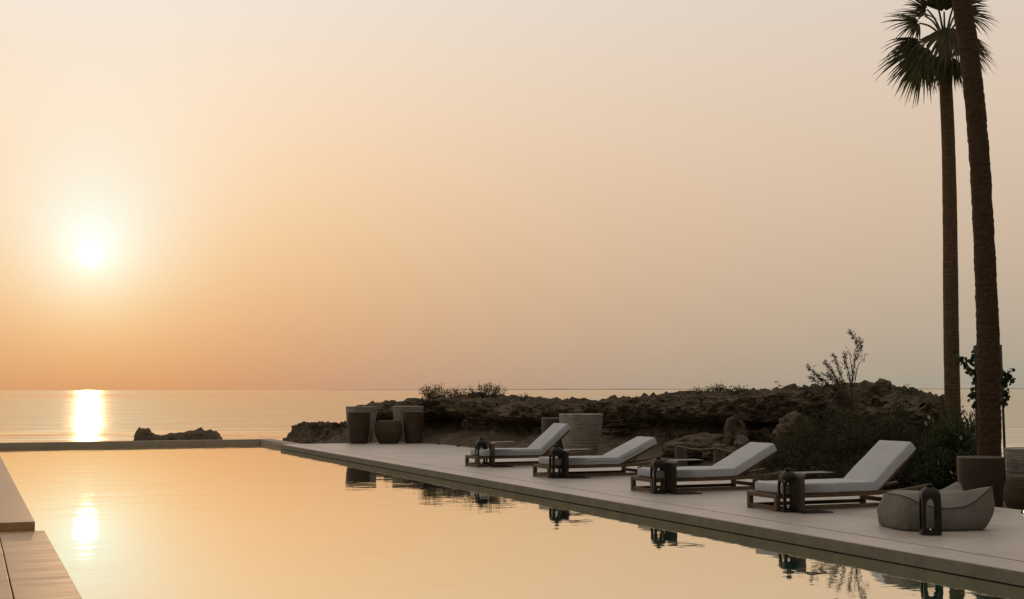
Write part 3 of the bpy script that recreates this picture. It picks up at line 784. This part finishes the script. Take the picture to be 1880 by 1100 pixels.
for i in range(18):
    a = i * 2.4; el = .9 - 1.9 * (i / 17); c = math.cos(el)
    dd = Vector((math.cos(a) * c, math.sin(a) * c, math.sin(el)))
    frond(palm2, hp2, hp2 + dd * .55 + Vector((0, 0, .1)), dd, Vector((0, 0, 1)) + dd * .01 + Vector((.01, .02, 0)), .85, R(72), .3, 26, 'frond', 100 + i)

# ------------------------------------------------------------------ shrubs and grasses
def leaf_quads(P, D, L, W):
    """many small pointed leaves: P points, D directions (n,3)"""
    n = len(P); D = D / np.linalg.norm(D, axis=1)[:, None]; up = rng.normal(size=(n, 3)); S = np.cross(D, up); S /= np.linalg.norm(S, axis=1)[:, None]
    L = (L * rng.uniform(.6, 1.3, n))[:, None]; W = (W * rng.uniform(.7, 1.2, n))[:, None]
    V = np.stack([P, P + D * L * .45 + S * W, P + D * L, P + D * L * .45 - S * W], 1).reshape(-1, 3)
    return V, np.arange(4 * n).reshape(-1, 4)
def np_mesh(name, V, F, m_, parent):
    me = bpy.data.meshes.new(name); n = len(F)
    me.vertices.add(len(V)); me.vertices.foreach_set('co', V.astype(np.float32).ravel())
    me.loops.add(4 * n); me.loops.foreach_set('vertex_index', F.astype(np.int32).ravel())
    me.polygons.add(n); me.polygons.foreach_set('loop_start', np.arange(0, 4 * n, 4, dtype=np.int32)); me.polygons.foreach_set('loop_total', np.full(n, 4, np.int32))
    me.update(); me.validate(); return link(name, me, m_, parent)
def shrub(loc, rx, ry, h, nb, nl, L, W, m_, label, cat='shrub', up=.5, name='shrub', group=None, jag=.35, twig=.012, lean=(0, 0)):
    T = empty(name, loc); tag(T, label, cat, group)
    gs, P, D = [], [], []
    for b in range(nb):
        a = rng.uniform(0, 2 * math.pi); k = math.sqrt(rng.uniform(0, 1)); hh = h * (1 - .45 * k * k) * rng.uniform(1 - jag, 1 + jag * .4)
        tip = Vector((math.cos(a) * k * rx + lean[0], math.sin(a) * k * ry + lean[1], hh)); root = Vector((tip.x * .25, tip.y * .25, -.1))
        mid = root.lerp(tip, .55) + Vector((tip.x * .12, tip.y * .12, hh * .08)); path = smooth_path([root, mid, tip], 5)
        if b < 40: gs.append(tube_geo(path, [twig * (1 - .8 * i / 10) for i in range(11)], 4))
        pp = np.array([tuple(q) for q in path]); t_ = rng.uniform(.12, 1, nl) ** .75 * (len(pp) - 1); i0 = np.minimum(t_.astype(int), len(pp) - 2)
        q = pp[i0] + (pp[i0 + 1] - pp[i0]) * (t_ - i0)[:, None]
        dr = (pp[i0 + 1] - pp[i0]); dr /= np.linalg.norm(dr, axis=1)[:, None]
        dv = dr * up + rng.normal(size=(nl, 3)) * .6 + np.array([0, 0, .2])
        q = q + rng.normal(size=(nl, 3)) * L * .8
        P.append(q); D.append(dv)
    V, F = leaf_quads(np.concatenate(P), np.concatenate(D), L, W)
    np_mesh('foliage', V, F, m_, T)
    v_, f_ = merge(gs); pyd('stem', v_, f_, 'twig', T)
    return T
# tufts on top of the ridge
G = 'shrubs on top of the rock ridge'
shrub((12.42, 37.0, 1.12), .62, .4, .43, 28, 36, .07, .010, 'scrub', 'spiky scrub on the ridge crest, left one of the two big tufts', group=G, up=1.)
shrub((12.62, 36.2, 1.18), .4, .4, .22, 20, 30, .05, .010, 'scrub', 'low scrub just right of the left big tuft on the ridge crest', group=G, up=.8)
shrub((13.15, 35.1, 1.16), .62, .4, .38, 30, 38, .06, .010, 'scrub', 'rounded scrub on the ridge crest, right one of the two big tufts', group=G, up=.9)
shrub((13.5, 33.4, 1.1), .22, .2, .2, 9, 14, .05, .007, 'scrub', 'wispy little tuft on the ridge crest left of the saddle', group=G, up=1.)
shrub((15.05, 26.6, 1.3), .32, .3, .15, 16, 34, .05, .009, 'scrub', 'first of three small tufts on the ridge above the rope posts, from the left', group=G, up=.9)
shrub((15.27, 26.1, 1.3), .22, .25, .18, 14, 34, .05, .011, 'scrub', 'middle one of three small tufts on the ridge above the rope posts', group=G, up=.9)
shrub((15.4, 25.6, 1.31), .24, .25, .13, 12, 30, .05, .010, 'scrub', 'third of three small tufts on the ridge above the rope posts, from the left', group=G, up=.9)
shrub((15.9, 20.6, 1.3), .12, .12, .16, 8, 20, .04, .012, 'scrub', 'tiny tuft on the ridge crest right of the round rock knob', group=G, up=.8)
# bank of shrubs behind the loungers
G = 'shrubs behind the deck on the right'
shrub((13.9, 20.0, -.1), 1.1, .9, 1.22, 64, 190, .075, .006, 'feather', 'large dark feathery bush in the middle behind the third and fourth loungers', group=G)
shrub((14.6, 19.2, -.1), .95, .8, 1.2, 50, 190, .075, .006, 'feather', 'feathery bush behind the nearest lounger backrest', group=G)
shrub((12.9, 19.6, -.2), .7, .7, .72, 50, 170, .06, .007, 'feather', 'low feathery bush behind the third lounger backrest', group=G)
shrub((13.35, 18.2, -.2), .8, .6, .62, 55, 170, .06, .008, 'feather', 'low dark bush along the deck edge behind the nearest lounger seat', group=G)
shrub((12.5, 18.9, -.22), .6, .5, .36, 40, 100, .055, .009, 'scrub', 'low greyish plant at the deck edge left of the nearest lounger', group=G)
shrub((14.5, 17.75, -.2), .55, .5, 1.0, 46, 110, .12, .013, 'oleander', 'oleander bush with white flowers left of the slender palm', group=G, up=.9)
shrub((14.05, 17.3, -.2), .55, .45, .6, 44, 110, .10, .012, 'oleander', 'low leafy bush at the deck edge between the nearest lounger and the brown planter', group=G, up=.8)
shrub((15.4, 18.5, -.2), .5, .5, 1.15, 46, 130, .10, .010, 'oleander', 'dark leafy bush hugging the foot of the slender palm', group=G, up=.8)
shrub((14.35, 21.6, .1), .9, .6, .5, 50, 90, .06, .007, 'scrub', 'pale dry scrub on the slope above the third lounger backrest', group=G)
shrub((15.1, 20.8, .3), .8, .6, .78, 45, 110, .07, .006, 'feather', 'feathery growth climbing the ridge face below the tall sprig', group=G)
# white flowers of the oleander
fl = [(13.95, 17.55, .98), (14.0, 17.52, .93), (13.9, 17.56, .88), (14.35, 17.3, .66), (13.75, 17.1, .30), (13.9, 17.0, .16)]
ole = [o for o in COL.objects if o.get('label', '').startswith('oleander bush')][0]
V, F = [(0, 0, 0)], []
for k in range(6):                                               # one six-petalled flower, its petals joined at the centre
    a = k * 1.05; dv = Vector((math.cos(a), math.sin(a) * .4, math.sin(a))) * .022; n0 = len(V)
    V += [dv + Vector((.008, 0, .008)), dv * 1.5, dv + Vector((-.008, 0, -.008))]; F.append((0, n0, n0 + 1, n0 + 2))
fm = bpy.data.meshes.new('flower'); fm.from_pydata([tuple(p) for p in V], [], F); fm.materials.append(M['flower'])
for i, p in enumerate(fl):
    o = bpy.data.objects.new('flower', fm); COL.objects.link(o); o.parent = ole; o.location = Vector(p) - ole.location; o.rotation_euler = (0, .5 * i, .9 * i)

# tall sprig above the ridge
def sprig():
    B = Vector((15.24, 21.39, 1.2)); T = empty('tall_sprig', B); tag(T, 'tall feathery sprig rising above the ridge against the sky', 'shrub')
    s = 25.5 / 2520
    def q(px, py, n=0.): return rzn((px - 1562) * s, (705 - py) * s + .3, n)
    br = [[(1565, 740), (1566, 700), (1573, 660), (1579, 630), (1567, 607)], [(1565, 740), (1560, 690), (1553, 668), (1551, 648)], [(1562, 740), (1548, 696), (1540, 672), (1533, 652)],
          [(1560, 740), (1538, 702), (1524, 676), (1514, 664)], [(1558, 742), (1525, 708), (1502, 692), (1482, 672)], [(1560, 745), (1540, 715), (1505, 702), (1490, 690)],
          [(1570, 700), (1578, 668), (1588, 660), (1592, 648)], [(1567, 690), (1562, 660), (1558, 640)], [(1555, 745), (1500, 714), (1462, 713), (1429, 703)], [(1555, 745), (1520, 716), (1478, 714), (1459, 706)],
          [(1555, 742), (1530, 700), (1520, 690), (1500, 686)], [(1573, 660), (1584, 640), (1583, 622)], [(1556, 742), (1544, 700), (1530, 694), (1518, 684)]]
    dens = [300, 160, 160, 180, 230, 160, 12, 10, 60, 60, 100, 80, 110]
    gs, P, D = [], [], []
    for i, (b, dn) in enumerate(zip(br, dens)):
        n0 = rng.uniform(-.25, .25); path = smooth_path([q(px, py, n0 * k / len(b)) for k, (px, py) in enumerate(b)], 6)
        gs.append(tube_geo(path, [.009 * (1 - .75 * k / len(path)) for k in range(len(path))], 4))
        pp = np.array([tuple(v) for v in path]); t_ = rng.uniform(.2, 1, dn) * (len(pp) - 1); i0 = np.minimum(t_.astype(int), len(pp) - 2)
        c = pp[i0] + (pp[i0 + 1] - pp[i0]) * (t_ - i0)[:, None]; dr = pp[i0 + 1] - pp[i0]; dr /= np.linalg.norm(dr, axis=1)[:, None]
        P.append(c + rng.normal(size=c.shape) * .022); D.append(dr * .9 + rng.normal(size=c.shape) * .55)
    V, F = leaf_quads(np.concatenate(P), np.concatenate(D), .07, .0075); np_mesh('foliage', V, F, 'feather', T)
    v_, f_ = merge(gs); pyd('stem', v_, f_, 'twig', T)
sprig()
# staked sapling between the palm and the right edge
def sapling():
    B = Vector((14.02, 16.28, -.3)); T = empty('sapling', B); tag(T, 'young round-leaved sapling between two green stakes, behind the rough palm trunk', 'sapling')
    s = 20.3 / 2520
    def q(px, py, n=0.): return rzn((px - 1816) * s, (835 - py) * s + .75, n)
    br = [[(1816, 930), (1815, 800), (1813, 690), (1810, 640)], [(1814, 800), (1803, 755), (1792, 738), (1777, 722)], [(1814, 770), (1800, 720), (1796, 700), (1790, 680)], [(1813, 740), (1795, 695), (1785, 670), (1768, 652)],
          [(1815, 760), (1835, 735), (1848, 710), (1862, 682)], [(1815, 770), (1838, 745), (1846, 735), (1852, 722)], [(1812, 700), (1800, 672), (1792, 656)], [(1814, 710), (1840, 700), (1850, 690)], [(1812, 690), (1806, 660), (1800, 640)]]
    gs, L = [], []
    for i, b in enumerate(br):
        n0 = rng.uniform(-.15, .15) if i else 0; path = smooth_path([q(px, py, n0 * k) for k, (px, py) in enumerate(b)], 5)
        gs.append(tube_geo(path, [(.013 if i == 0 else .006) * (1 - .6 * k / len(path)) for k in range(len(path))], 5))
        cnt = 48 if i else 60
        for k in range(cnt):
            t_ = rng.uniform(.45, 1.) if i else rng.uniform(.72, 1.)
            p = path[min(int(t_ * (len(path) - 1)), len(path) - 1)] + Vector(rng.normal(size=3)) * .035
            nrm = Vector(rng.normal(size=3)).normalized(); a = nrm.orthogonal().normalized(); bb = nrm.cross(a); r_ = rng.uniform(.022, .042)
            L.append(([p + (a * math.cos(z) + bb * math.sin(z)) * r_ + nrm * .006 * math.cos(2 * z) for z in np.linspace(0, 2 * math.pi, 9)[:8]], [tuple(range(8))]))
    v_, f_ = merge(L); pyd('leaves', v_, f_, 'roundleaf', T); v_, f_ = merge(gs); pyd('stem', v_, f_, 'twig', T)
sapling()
for a, b, l in (((13.85, 16.34, 2.06), (13.84, 16.35, -.35), 'left green stake of the sapling, mostly hidden by the rough palm trunk'),
                ((14.2, 16.2, 2.07), (14.24, 16.2, -.35), 'right green stake of the sapling, just right of the rough palm trunk')):
    o = tube('plant_stake', [b, a], .018, 'stake', None, 8); tag(o, l, 'stake', 'green stakes of the sapling')
